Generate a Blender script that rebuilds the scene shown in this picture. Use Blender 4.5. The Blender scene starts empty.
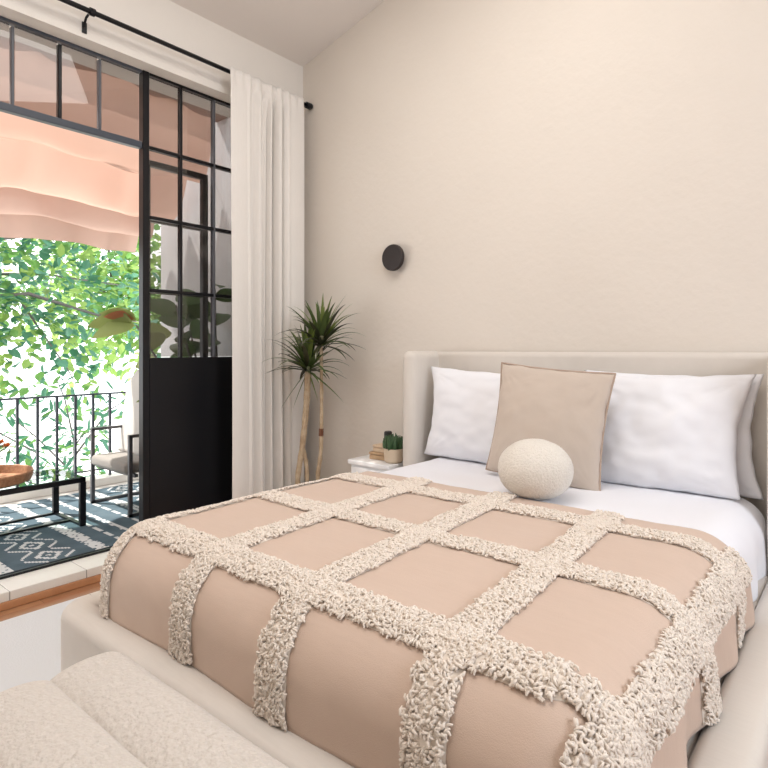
import bpy, bmesh, math, random
import numpy as np
from mathutils import Vector, Matrix, noise

random.seed(11)
rng = np.random.default_rng(11)
SC = bpy.context.scene
COL = SC.collection
PI = math.pi

# ------------------------------------------------------------------ materials
def _nt(name):
    m = bpy.data.materials.new(name); m.use_nodes = True
    nt = m.node_tree
    return m, nt, nt.nodes['Principled BSDF'], nt.nodes['Material Output']

def mat(name, col, rough=0.6, metal=0.0, spec=0.5, bump=None, vary=None, sheen=0.0, coat=0.0, trans=0.0):
    """bump=(scale, strength, distance[, detail]) ; vary=(scale, colour2, amount)"""
    m, nt, b, out = _nt(name)
    N, L = nt.nodes, nt.links
    b.inputs['Base Color'].default_value = (*col, 1)
    b.inputs['Roughness'].default_value = rough
    b.inputs['Metallic'].default_value = metal
    b.inputs['Specular IOR Level'].default_value = spec
    b.inputs['Sheen Weight'].default_value = sheen
    b.inputs['Sheen Roughness'].default_value = 0.5
    b.inputs['Coat Weight'].default_value = coat
    b.inputs['Coat Roughness'].default_value = 0.08
    tc = N.new('ShaderNodeTexCoord')
    if vary:
        t = N.new('ShaderNodeTexNoise'); t.inputs['Scale'].default_value = vary[0]; t.inputs['Detail'].default_value = 5
        L.new(tc.outputs['Object'], t.inputs['Vector'])
        r = N.new('ShaderNodeMapRange'); r.inputs['From Min'].default_value = 0.35; r.inputs['From Max'].default_value = 0.68
        r.inputs['To Max'].default_value = vary[2]
        L.new(t.outputs['Fac'], r.inputs['Value'])
        mx = N.new('ShaderNodeMixRGB'); mx.inputs[1].default_value = (*col, 1); mx.inputs[2].default_value = (*vary[1], 1)
        L.new(r.outputs['Result'], mx.inputs['Fac']); L.new(mx.outputs['Color'], b.inputs['Base Color'])
    if bump:
        t = N.new('ShaderNodeTexNoise'); t.inputs['Scale'].default_value = bump[0]; t.inputs['Detail'].default_value = bump[3] if len(bump) > 3 else 3
        L.new(tc.outputs['Object'], t.inputs['Vector'])
        bp = N.new('ShaderNodeBump'); bp.inputs['Strength'].default_value = bump[1]; bp.inputs['Distance'].default_value = bump[2]
        L.new(t.outputs['Fac'], bp.inputs['Height']); L.new(bp.outputs['Normal'], b.inputs['Normal'])
    if trans > 0:
        tr = N.new('ShaderNodeBsdfTranslucent'); tr.inputs['Color'].default_value = (*col, 1)
        mxs = N.new('ShaderNodeMixShader'); mxs.inputs['Fac'].default_value = trans
        L.new(b.outputs[0], mxs.inputs[1]); L.new(tr.outputs[0], mxs.inputs[2]); L.new(mxs.outputs[0], out.inputs['Surface'])
    return m

def glass_mat(name, tint, refl_rough=0.02, ior=1.5):
    m = bpy.data.materials.new(name); m.use_nodes = True
    nt = m.node_tree; N, L = nt.nodes, nt.links
    N.remove(N['Principled BSDF']); out = N['Material Output']
    t = N.new('ShaderNodeBsdfTransparent'); t.inputs['Color'].default_value = (*tint, 1)
    g = N.new('ShaderNodeBsdfGlossy'); g.inputs['Roughness'].default_value = refl_rough
    fr = N.new('ShaderNodeFresnel'); fr.inputs['IOR'].default_value = ior
    mx = N.new('ShaderNodeMixShader')
    ge = N.new('ShaderNodeNewGeometry'); inv = N.new('ShaderNodeMath'); inv.operation = 'SUBTRACT'; inv.inputs[0].default_value = 1
    mu = N.new('ShaderNodeMath'); mu.operation = 'MULTIPLY'      # mirror only on the face towards the viewer of each pane
    L.new(ge.outputs['Backfacing'], inv.inputs[1]); L.new(fr.outputs[0], mu.inputs[0]); L.new(inv.outputs[0], mu.inputs[1])
    L.new(mu.outputs[0], mx.inputs['Fac']); L.new(t.outputs[0], mx.inputs[1]); L.new(g.outputs[0], mx.inputs[2])
    L.new(mx.outputs[0], out.inputs['Surface'])
    return m

def weave_mat(name, col, col2, scale, strength, dist, rough=0.85, sheen=0.2):
    """woven cloth: fine crossed wave bump and faint slub colour streaks"""
    m, nt, b, out = _nt(name)
    N, L = nt.nodes, nt.links
    b.inputs['Roughness'].default_value = rough; b.inputs['Specular IOR Level'].default_value = 0.2
    b.inputs['Sheen Weight'].default_value = sheen
    tc = N.new('ShaderNodeTexCoord')
    mp = N.new('ShaderNodeMapping'); mp.inputs['Scale'].default_value = (6, 60, 6)
    L.new(tc.outputs['Object'], mp.inputs['Vector'])
    t = N.new('ShaderNodeTexNoise'); t.inputs['Scale'].default_value = 2.5; t.inputs['Detail'].default_value = 4
    L.new(mp.outputs[0], t.inputs['Vector'])
    mx = N.new('ShaderNodeMixRGB'); mx.inputs[1].default_value = (*col, 1); mx.inputs[2].default_value = (*col2, 1)
    L.new(t.outputs['Fac'], mx.inputs['Fac']); L.new(mx.outputs['Color'], b.inputs['Base Color'])
    n2 = N.new('ShaderNodeTexNoise'); n2.inputs['Scale'].default_value = scale; n2.inputs['Detail'].default_value = 2
    L.new(tc.outputs['Object'], n2.inputs['Vector'])
    bp = N.new('ShaderNodeBump'); bp.inputs['Strength'].default_value = strength; bp.inputs['Distance'].default_value = dist
    L.new(n2.outputs['Fac'], bp.inputs['Height']); L.new(bp.outputs['Normal'], b.inputs['Normal'])
    return m

def wood_floor_mat(name):
    m, nt, b, out = _nt(name)
    N, L = nt.nodes, nt.links
    tc = N.new('ShaderNodeTexCoord')
    mp = N.new('ShaderNodeMapping'); mp.inputs['Rotation'].default_value = (0, 0, PI/2)
    L.new(tc.outputs['Object'], mp.inputs['Vector'])
    br = N.new('ShaderNodeTexBrick')
    br.inputs['Scale'].default_value = 1.0; br.inputs['Brick Width'].default_value = 1.1; br.inputs['Row Height'].default_value = 0.075
    br.inputs['Mortar Size'].default_value = 0.0012; br.inputs['Color1'].default_value = (0.56, 0.29, 0.15, 1)
    br.inputs['Color2'].default_value = (0.47, 0.23, 0.115, 1); br.inputs['Mortar'].default_value = (0.2, 0.09, 0.045, 1)
    L.new(mp.outputs[0], br.inputs['Vector'])
    ns = N.new('ShaderNodeTexNoise'); ns.inputs['Scale'].default_value = 3; ns.inputs['Detail'].default_value = 6
    m2 = N.new('ShaderNodeMapping'); m2.inputs['Scale'].default_value = (14, 1.2, 1)
    L.new(tc.outputs['Object'], m2.inputs['Vector']); L.new(m2.outputs[0], ns.inputs['Vector'])
    mx = N.new('ShaderNodeMixRGB'); mx.blend_type = 'MULTIPLY'; mx.inputs['Fac'].default_value = 0.35
    L.new(br.outputs['Color'], mx.inputs[1]); L.new(ns.outputs['Color'], mx.inputs[2])
    L.new(mx.outputs[0], b.inputs['Base Color'])
    b.inputs['Roughness'].default_value = 0.3
    b.inputs['Coat Weight'].default_value = 1.0; b.inputs['Coat Roughness'].default_value = 0.2; b.inputs['Coat IOR'].default_value = 1.6
    return m

M = {}
M['plaster'] = mat('plaster_beige', (0.745, 0.68, 0.61), 0.9, spec=0.15, bump=(26, 0.22, 0.01, 6), vary=(1.6, (0.72, 0.655, 0.585), 0.8))
M['plaster_left'] = mat('plaster_cream', (0.80, 0.755, 0.70), 0.9, spec=0.15, bump=(26, 0.2, 0.008, 6))
M['ceiling'] = mat('ceiling_paint', (0.80, 0.745, 0.70), 0.9, spec=0.15, bump=(20, 0.1, 0.005, 4))
M['floor'] = wood_floor_mat('wood_floor')
M['pale_floor_panel'] = mat('pale_panel', (0.68, 0.69, 0.71), 0.6, spec=0.4, bump=(180, 0.4, 0.004))
M['tile'] = mat('white_tile', (0.86, 0.84, 0.80), 0.35, vary=(5, (0.78, 0.75, 0.70), 0.5))
M['grout'] = mat('grout_grey', (0.38, 0.35, 0.32), 0.9)
M['step_wood'] = mat('orange_wood', (0.60, 0.30, 0.15), 0.4, vary=(9, (0.47, 0.21, 0.10), 0.8))
M['balcony_tile'] = mat('balcony_tile', (0.5, 0.48, 0.45), 0.6, vary=(4, (0.6, 0.57, 0.53), 0.6))
M['black_steel'] = mat('black_steel', (0.007, 0.007, 0.009), 0.3, spec=0.3)
M['grey_steel'] = mat('grey_steel_bar', (0.10, 0.105, 0.12), 0.45)
M['slate_steel'] = mat('slate_blue_steel', (0.055, 0.065, 0.085), 0.4)
M['glass'] = glass_mat('window_glass', (0.66, 0.64, 0.635), ior=1.8)
M['glass_clear'] = glass_mat('table_glass', (0.80, 0.88, 0.86))
M['linen'] = weave_mat('curtain_linen', (0.83, 0.79, 0.745), (0.77, 0.73, 0.685), 420, 0.25, 0.002)
M['upholstery'] = weave_mat('bed_upholstery', (0.69, 0.635, 0.575), (0.635, 0.58, 0.525), 600, 0.25, 0.0015)
M['boucle'] = mat('bench_boucle', (0.72, 0.66, 0.60), 0.95, spec=0.1, bump=(75, 0.85, 0.012, 4), vary=(160, (0.60, 0.54, 0.48), 0.6), sheen=0.3)
M['ball'] = mat('ball_boucle', (0.82, 0.765, 0.69), 0.95, spec=0.1, bump=(150, 0.7, 0.008, 4), vary=(220, (0.68, 0.62, 0.55), 0.6), sheen=0.3)
M['sheet'] = mat('white_cotton', (0.845, 0.845, 0.885), 0.85, spec=0.15, bump=(40, 0.06, 0.004, 3))
M['pillow'] = mat('white_pillowcase', (0.845, 0.845, 0.88), 0.85, spec=0.15, bump=(40, 0.08, 0.004, 3))
M['blanket'] = weave_mat('blush_blanket', (0.65, 0.50, 0.405), (0.595, 0.45, 0.36), 500, 0.35, 0.002)
M['yarn'] = mat('cream_yarn', (0.83, 0.74, 0.65), 0.95, spec=0.1, sheen=0.3)
M['yarn_b'] = mat('oat_yarn', (0.79, 0.695, 0.605), 0.95, spec=0.1, sheen=0.3)
M['cushion'] = weave_mat('tan_cotton', (0.60, 0.51, 0.435), (0.56, 0.47, 0.40), 500, 0.3, 0.002)
M['piping'] = mat('tan_piping', (0.46, 0.35, 0.28), 0.9)
M['sconce'] = mat('dark_bronze', (0.022, 0.015, 0.014), 0.5)
M['bark'] = mat('cane_bark', (0.52, 0.40, 0.27), 0.85, bump=(60, 0.6, 0.01), vary=(25, (0.36, 0.25, 0.15), 0.9))
M['bark_scar'] = mat('bark_scar', (0.16, 0.06, 0.03), 0.9)
M['leaf_dark'] = mat('dracaena_leaf', (0.085, 0.125, 0.035), 0.4, trans=0.15)
M['leaf_mid'] = mat('dracaena_leaf_light', (0.17, 0.22, 0.05), 0.4, trans=0.2)
M['leaf_brown'] = mat('dracaena_leaf_dark', (0.05, 0.055, 0.025), 0.45)
M['pot_white'] = mat('white_pot', (0.8, 0.78, 0.74), 0.5)
M['soil'] = mat('soil', (0.05, 0.03, 0.02), 0.95, bump=(80, 0.8, 0.02))
M['table_white'] = mat('white_lacquer', (0.83, 0.83, 0.83), 0.35)
M['book_tan'] = mat('tan_wood', (0.50, 0.33, 0.19), 0.6, vary=(18, (0.37, 0.23, 0.12), 0.8))
M['book_cream'] = mat('pale_wood', (0.66, 0.50, 0.35), 0.7, vary=(20, (0.55, 0.40, 0.27), 0.7))
M['pages'] = mat('book_pages', (0.82, 0.76, 0.65), 0.9)
M['pot_tan'] = mat('sand_pot', (0.62, 0.50, 0.37), 0.8, bump=(60, 0.4, 0.005))
M['succulent'] = mat('succulent_green', (0.035, 0.085, 0.028), 0.5)
M['jar_black'] = mat('black_jar', (0.015, 0.015, 0.017), 0.4)
M['rug_blue'] = mat('rug_blue', (0.08, 0.115, 0.14), 0.95, spec=0.05, bump=(300, 0.6, 0.004), vary=(7, (0.12, 0.165, 0.195), 0.8))
M['rug_white'] = mat('rug_white', (0.60, 0.61, 0.61), 0.95, spec=0.05, bump=(300, 0.6, 0.004))
M['rug_edge'] = mat('rug_edge', (0.02, 0.025, 0.035), 0.9)
M['seat_grey'] = weave_mat('outdoor_cushion', (0.27, 0.25, 0.23), (0.24, 0.22, 0.20), 500, 0.3, 0.002)
M['sling'] = weave_mat('outdoor_back', (0.5, 0.48, 0.45), (0.46, 0.44, 0.42), 500, 0.3, 0.002)
M['chair_steel'] = mat('chair_steel', (0.09, 0.09, 0.10), 0.4)
M['rattan'] = mat('rattan', (0.40, 0.20, 0.10), 0.6, bump=(120, 0.8, 0.006), vary=(60, (0.25, 0.11, 0.05), 0.8))
M['terracotta'] = mat('terracotta', (0.62, 0.33, 0.17), 0.8)
M['flower'] = mat('orange_petals', (0.72, 0.22, 0.07), 0.7, trans=0.35)
M['canopy'] = mat('peach_canopy', (0.66, 0.46, 0.375), 0.9, spec=0.1, trans=0.30, vary=(3, (0.58, 0.405, 0.335), 0.6))
M['shaded_swag'] = mat('peach_canopy_shaded', (0.60, 0.43, 0.365), 0.9, spec=0.1, trans=0.13, vary=(3, (0.55, 0.385, 0.325), 0.7))  # canopy cloth with shade put into it: darker, less translucent
M['wire'] = mat('wire', (0.2, 0.17, 0.15), 0.5, metal=0.6)
M['outside_wall'] = mat('outside_grey_wall', (0.60, 0.625, 0.645), 0.9, bump=(15, 0.2, 0.01))
M['soffit'] = mat('brown_soffit', (0.34, 0.24, 0.20), 0.8)
M['leafA'] = mat('tree_leaf_green', (0.15, 0.32, 0.085), 0.45, trans=0.45)
M['leafB'] = mat('tree_leaf_teal', (0.075, 0.225, 0.14), 0.45, trans=0.35)
M['leafC'] = mat('tree_leaf_lime', (0.28, 0.43, 0.11), 0.45, trans=0.5)
M['tree_bark'] = mat('tree_bark', (0.17, 0.155, 0.15), 0.9, bump=(30, 0.6, 0.02))
M['ficusA'] = mat('rubber_leaf', (0.085, 0.16, 0.05), 0.3, trans=0.2)
M['ficusB'] = mat('rubber_leaf_pale', (0.30, 0.36, 0.12), 0.35, trans=0.35)
M['ficusC'] = mat('rubber_leaf_red', (0.55, 0.22, 0.12), 0.4, trans=0.3)
M['ground'] = mat('pale_street', (0.72, 0.70, 0.67), 0.95)

# ------------------------------------------------------------------ mesh helpers
class MB:
    def __init__(s): s.v = []; s.f = []; s.m = []
    def add(s, vs, fs, mi=0):
        o = len(s.v); s.v += [tuple(p) for p in vs]
        for k, f in enumerate(fs):
            s.f.append(tuple(i + o for i in f)); s.m.append(mi[k] if isinstance(mi, (list, tuple)) else mi)
        return s
    def box(s, x0, x1, y0, y1, z0, z1, bev=0.0, seg=2, mi=0):
        bm = bmesh.new()
        r = bmesh.ops.create_cube(bm, size=1)
        bmesh.ops.scale(bm, vec=(x1-x0, y1-y0, z1-z0), verts=bm.verts)
        bmesh.ops.translate(bm, vec=((x0+x1)/2, (y0+y1)/2, (z0+z1)/2), verts=bm.verts)
        if bev > 0:
            bmesh.ops.bevel(bm, geom=list(bm.edges), offset=bev, segments=seg, profile=0.5, affect='EDGES')
        s.frombm(bm, mi); bm.free(); return s
    def frombm(s, bm, mi=0):
        bm.verts.index_update()
        s.add([v.co[:] for v in bm.verts], [[v.index for v in f.verts] for f in bm.faces], mi)
    def tube(s, pts, rad, sides=8, mi=0, cap=True, closed=False):
        P = [Vector(p) for p in pts]; n = len(P)
        R = rad if isinstance(rad, (list, tuple)) else [rad]*n
        t0 = (P[1]-P[0]).normalized()
        up = Vector((0, 0, 1)) if abs(t0.z) < 0.9 else Vector((1, 0, 0))
        nrm = t0.cross(up).normalized(); vs = []; fs = []
        for i in range(n):
            if closed: t = (P[(i+1) % n]-P[i-1]).normalized()
            else: t = (P[min(i+1, n-1)]-P[max(i-1, 0)]).normalized()
            nrm = (nrm - t*nrm.dot(t)).normalized(); bn = t.cross(nrm)
            for k in range(sides):
                a = 2*PI*k/sides
                vs.append(P[i] + (nrm*math.cos(a)+bn*math.sin(a))*R[i])
        for i in range(n if closed else n-1):
            j = (i+1) % n
            for k in range(sides):
                fs.append((i*sides+k, i*sides+(k+1) % sides, j*sides+(k+1) % sides, j*sides+k))
        if cap and not closed:
            fs.append(tuple(range(sides))[::-1]); fs.append(tuple((n-1)*sides+k for k in range(sides)))
        s.add(vs, fs, mi); return s
    def lathe(s, prof, c=(0, 0, 0), n=32, mi=0, axis='z'):
        """prof: list of (r, h)"""
        vs = []; fs = []
        for r, h in prof:
            for k in range(n):
                a = 2*PI*k/n
                p = (r*math.cos(a), r*math.sin(a), h)
                if axis == 'y': p = (p[0], p[2], p[1])
                vs.append((c[0]+p[0], c[1]+p[1], c[2]+p[2]))
        for i in range(len(prof)-1):
            for k in range(n):
                fs.append((i*n+k, i*n+(k+1) % n, (i+1)*n+(k+1) % n, (i+1)*n+k))
        fs.append(tuple(range(n))[::-1]); fs.append(tuple((len(prof)-1)*n+k for k in range(n)))
        s.add(vs, fs, mi); return s
    def grid(s, fn, nu, nv, mi=0):
        vs = [fn(i/nu, j/nv) for i in range(nu+1) for j in range(nv+1)]
        fs = [(i*(nv+1)+j, (i+1)*(nv+1)+j, (i+1)*(nv+1)+j+1, i*(nv+1)+j+1) for i in range(nu) for j in range(nv)]
        s.add(vs, fs, mi); return s
    def build(s, name, mats, parent=None, smooth=False, sub=0, solid=0.0, weld=False):
        me = bpy.data.meshes.new(name)
        off = Vector((0, 0, 0))
        p = parent
        while p is not None: off += Vector(p.location); p = p.parent
        vs = [(v[0]-off.x, v[1]-off.y, v[2]-off.z) for v in s.v] if parent else s.v
        me.from_pydata(vs, [], s.f)
        mats = mats if isinstance(mats, (list, tuple)) else [mats]
        for q in mats: me.materials.append(q)
        me.polygons.foreach_set('material_index', s.m)
        if smooth: me.polygons.foreach_set('use_smooth', [True]*len(me.polygons))
        me.update()
        if weld or True:
            bm = bmesh.new(); bm.from_mesh(me)
            if weld: bmesh.ops.remove_doubles(bm, verts=bm.verts, dist=1e-5)
            bmesh.ops.recalc_face_normals(bm, faces=bm.faces) if weld else None
            bm.to_mesh(me); bm.free()
        o = bpy.data.objects.new(name, me); COL.objects.link(o)
        if parent: o.parent = parent
        if solid:
            d = o.modifiers.new('solid', 'SOLIDIFY'); d.thickness = solid; d.offset = 0
        if sub:
            d = o.modifiers.new('sub', 'SUBSURF'); d.levels = sub; d.render_levels = sub
        return o

def smooth_by_angle(o, ang=40):
    me = o.data
    me.polygons.foreach_set('use_smooth', [True]*len(me.polygons))
    bm = bmesh.new(); bm.from_mesh(me)
    for e in bm.edges:
        if len(e.link_faces) == 2 and e.calc_face_angle(0) > math.radians(ang): e.smooth = False
    bm.to_mesh(me); bm.free()
    return o

def tag(o, label=None, cat=None, group=None, kind=None):
    if label: o['label'] = label
    if cat: o['category'] = cat
    if group: o['group'] = group
    if kind: o['kind'] = kind
    return o
def empty(name, loc):
    o = bpy.data.objects.new(name, None); COL.objects.link(o); o.location = loc; o.empty_display_size = 0.1
    return o
def struct(o, label, cat): return tag(o, label, cat, kind='structure')
def nz(x, y, z=0.0): return noise.noise(Vector((x, y, z)))

# ------------------------------------------------------------------ room shell
XL, YB = -3.06, 2.794           # left wall face, back wall face
XR, YF = 2.3, -1.9
CZ = lambda x: 3.179 + 0.248*(x-XL)

struct(MB().box(XL, XR, YF, YB, -0.12, 0.0).build('floor', M['floor']), 'glossy light wooden plank floor of the bedroom', 'floor')

w = MB(); T = 0.2
xa, xb = XL-0.3, XR
w.add([(xa, YB, -0.1), (xb, YB, -0.1), (xb, YB, CZ(xb)+.1), (xa, YB, CZ(xa)+.1),
       (xa, YB+T, -0.1), (xb, YB+T, -0.1), (xb, YB+T, CZ(xb)+.1), (xa, YB+T, CZ(xa)+.1)],
      [(0, 1, 2, 3), (5, 4, 7, 6), (4, 0, 3, 7), (1, 5, 6, 2), (3, 2, 6, 7), (4, 5, 1, 0)])
struct(w.build('wall_back', M['plaster']), 'beige plaster wall behind the bed headboard', 'wall')

struct(MB().box(XR, XR+.2, YF, YB, -.1, CZ(XR)+.1).build('wall_right', M['plaster']), 'plain beige plaster wall on the right side of the room', 'wall')
struct(MB().box(XL-.3, XR+.2, YF-.2, YF, -.1, CZ(XR)+.1).build('wall_front', M['plaster']), 'plain beige plaster wall facing the bed', 'wall')
OY0, OY1, OZ = -0.75, 2.62, 2.775      # door opening
w = MB()
w.box(XL-0.3, XL, YF, OY0, -0.1, 3.2); w.box(XL-0.3, XL, OY1, YB, -0.1, 3.2); w.box(XL-0.3, XL, OY0, OY1, OZ, 3.2)
struct(w.build('wall_left', M['plaster_left'], weld=False), 'cream wall holding the steel window and balcony door', 'wall')

w = MB()
x0, x1 = XL-0.3, XR
w.add([(x0, YF, CZ(x0)), (x1, YF, CZ(x1)), (x1, YB, CZ(x1)), (x0, YB, CZ(x0)),
       (x0, YF, CZ(x0)+.15), (x1, YF, CZ(x1)+.15), (x1, YB, CZ(x1)+.15), (x0, YB, CZ(x0)+.15)],
      [(3, 2, 1, 0), (4, 5, 6, 7), (0, 1, 5, 4), (1, 2, 6, 5), (2, 3, 7, 6), (3, 0, 4, 7)])
struct(w.build('ceiling', M['ceiling']), 'sloping painted ceiling rising away from the balcony wall', 'ceiling')

panel_in = MB().box(-2.925, -.45, -1.3, 1.30, 0.0005, 0.009, .004)  # thin pale layer lying on the wood floor
tag(panel_in.build('pale_floor_panel', M['pale_floor_panel']), 'thin pale off-white panel on the bedroom floor under the bed foot', 'rug')
# step up to the balcony: orange wooden riser under white tiles
st = MB().box(XL-0.02, XL+0.006, OY0, OY1, 0.0, 0.036, .004)
struct(st.build('trim_1', M['step_wood']), 'orange wooden riser board at the foot of the balcony step', 'trim')
st = MB(); y = OY0; g = MB()
while y < OY1-0.01:
    y2 = min(y+0.345, OY1)
    st.box(XL-0.21, XL, y+.0015, y2-.0015, 0.036, 0.08, .004); y = y2
st.box(XL-0.208, XL-.002, OY0, OY1, 0.0, 0.077, 0, mi=1)
struct(st.build('trim_2', [M['tile'], M['grout']]), 'white tiled doorstep between bedroom floor and balcony', 'trim')

# ------------------------------------------------------------------ steel window and door
FX = -3.18
def bar(mb, y0, y1, z0, z1, x=FX, d=0.04, mi=0): mb.box(x-d/2, x+d/2, y0, y1, z0, z1, .003, 1, mi)

win = empty('window_1', (FX, 0.5, 2.37)); struct(win, 'row of clear transom panes in black steel above the balcony opening', 'window')
f = MB(); bar(f, OY0, 1.668, 2.762, 2.785); bar(f, OY0, 1.668, 2.335, 2.372)
f.build('frame', M['slate_steel'], win)
ybars = [1.235-0.213*k for k in range(0, 9)]
ybars = [1.436] + ybars
for i, yb in enumerate(ybars):
    wide = (i % 2 == 1)
    m_ = MB(); wd = 0.009 if wide else 0.007
    bar(m_, yb-wd, yb+wd, 2.372, 2.75, d=0.03)
    m_.build('glazing_bar', M['black_steel'] if wide else M['grey_steel'], win)
edges = sorted(ybars+[1.668])
for a, b in zip(edges[:-1], edges[1:]):
    MB().box(FX-.003, FX+.003, a+.012, b-.012, 2.373, 2.763).build('pane', M['glass'], win)

door = empty('door_1', (FX, 1.69, 0.085)); struct(door, 'black steel door panel with a glazed grid over a solid lower plate', 'door')
f = MB(); bar(f, 1.670, 1.709, .085, 2.785, d=.05); bar(f, 1.712, OY1, 2.762, 2.785); bar(f, 2.58, OY1, .085, 2.75)
f.build('frame', M['black_steel'], door)
rows = [1.137, 1.536, 1.953, 2.352]
f = MB(); bar(f, 1.712, 2.58, .10, 1.15, d=.03); f.build('lower_panel', M['black_steel'], door)
for z in rows[1:]:
    f = MB(); bar(f, 1.712, 2.58, z-.010, z+.010, d=.034); f.build('glazing_bar', M['black_steel'], door)
vb = [1.915, 2.143, 2.36]
for k, y in enumerate(vb):
    f = MB(); bar(f, y-.0075, y+.0075, 1.15, 2.765, d=.036); f.build('glazing_bar', M['black_steel'] if k != 1 else M['grey_steel'], door)
zs = [1.15]+[r for r in rows[1:]]+[2.768]; ys = [1.712]+vb+[2.58]
for za, zb in zip(zs[:-1], zs[1:]):
    for ya, yb2 in zip(ys[:-1], ys[1:]):
        MB().box(FX-.003, FX+.003, ya+.004, yb2-.004, za+.005, zb-.005).build('pane', M['glass'], door)

door2 = empty('door_2', (FX-.06, 1.7, 0.085)); struct(door2, 'sliding black steel leaf parked behind the fixed door panel', 'door')
f = MB(); X2 = FX-.055
bar(f, 2.095, 2.135, .10, 2.30, X2, .035); bar(f, 1.45+.27, 2.135, 2.265, 2.30, X2, .035); bar(f, 1.72, 1.75, .10, 2.30, X2, .035)
f.build('frame', M['black_steel'], door2)
for z in (1.536, 1.953):
    f = MB(); bar(f, 1.75, 2.095, z-.012, z+.012, X2, .03); f.build('glazing_bar', M['black_steel'], door2)
f = MB(); bar(f, 1.75, 2.095, .10, 1.145, X2, .02); f.build('lower_panel', M['black_steel'], door2)
trk = MB().box(-3.262, -3.245, OY0, OY1, .08, .092)
struct(trk.build('trim_3', M['black_steel']), 'black floor track of the sliding door on the white doorstep', 'trim')

# ------------------------------------------------------------------ curtain rod and curtain
RX, RZ = -2.97, 2.872
rod = empty('curtain_rod', (RX, 1.2, RZ)); tag(rod, 'thin black curtain rod above the steel window', 'curtain rod')
MB().tube([(RX, -0.7, RZ), (RX, 2.765, RZ)], .0125, 14).build('rod', M['black_steel'], rod, smooth=True)
smooth_by_angle(MB().lathe([(.0125, -.03), (.021, -.028), (.022, .012), (.018, .02)], (RX, 2.768, RZ), 20, axis='y').build('finial', M['black_steel'], rod))
for yb in (1.307, -0.55):
    b = MB()
    b.tube([(RX, yb, RZ-.004), (RX-.035, yb, RZ+.004), (XL+.025, yb, RZ-.004), (XL+.010, yb, RZ-.022), (XL+.006, yb, RZ-.05)], .006, 10)
    b.box(XL, XL+.008, yb-.012, yb+.012, RZ-.075, RZ-.02, .002)
    b.tube([(RX, yb-.012, RZ), (RX, yb+.012, RZ)], .019, 14)
    b.build('bracket', M['black_steel'], rod, smooth=False)

CY0, CY1 = 2.105, 2.697
def fold(y, q):
    """outward offset of the cloth at wall position y, q = 0 bottom .. 1 top"""
    t = (y-CY0)/(CY1-CY0)
    amp = (0.55+0.45*(1-q))
    d = 0.0
    d += 0.028*math.sin(t*2*PI*1.3+0.8)*(0.3+0.7*(1-q))
    env = max(0, min(1, (t-0.20)/0.1))*max(0, min(1, (0.80-t)/0.10))
    d += env*amp*0.036*math.sin((t-0.2)*2*PI*7.3+0.9*nz(t*3, q*1.3))
    hang = max(0.0, min(1.0, (0.985-q)*14))
    for c, wd, dep in ((0.705, .0095, .14), (0.605, .010, .08), (0.27, .016, .045), (0.40, .013, .045), (0.50, .012, .05)):
        cc = c + 0.012*(1-q)*nz(c*9, q*2)
        k = (t-cc)/wd
        d -= dep*math.exp(-k*k)*hang
    return d
def cur(u, v):
    y = CY0+(CY1-CY0)*u
    q = v
    z = 0.015+(2.892-0.015)*v
    gather = 0.02*math.sin(u*60)*max(0, (v-.95)/.05)*0.25
    dy = 0.010*math.sin(v*3+u*4)
    x_ = RX+0.022+fold(y, q)*(1 if v < .97 else .55)+gather
    return (max(x_, RX+.017) if v > .975 else x_, y+dy*(1-v), z)
c = MB().grid(cur, 260, 90)
cu = c.build('curtain', M['linen'], smooth=True, solid=.003)
tag(cu, 'off-white linen curtain panel hanging from the rod beside the corner', 'curtain')

# ------------------------------------------------------------------ wall sconce
sc = empty('wall_sconce', (-2.213, YB, 1.751)); tag(sc, 'round dark bronze wall sconce on the beige wall', 'wall lamp')
smooth_by_angle(MB().lathe([(.035, 0), (.035, -.035)], (-2.213, YB, 1.751), 28, axis='y').build('wall_mount', M['sconce'], sc))
smooth_by_angle(MB().lathe([(.076, -.032), (.080, -.036), (.080, -.052), (.076, -.058), (.02, -.060)], (-2.213, YB, 1.751), 48, axis='y').build('lamp_shade', M['sconce'], sc), 50)

# ------------------------------------------------------------------ bed frame
BX0, BX1, BYF, BYH = -1.975, -0.160, 0.745, 2.775
RI0, RI1, RYF = -1.868, -0.278, 0.832      # inner faces of the rails
RT = 0.405
bed = empty('bed', (-1.05, 1.7, 0)); tag(bed, 'beige upholstered winged bed frame with a low padded surround', 'bed')
def soft_box(x0, x1, y0, y1, z0, z1, r, seg=6): return MB().box(x0, x1, y0, y1, z0, z1, r, seg)
def rail(name, *a):
    o = soft_box(*a).build(name, M['upholstery'], bed, smooth=True, weld=True); return o
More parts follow.
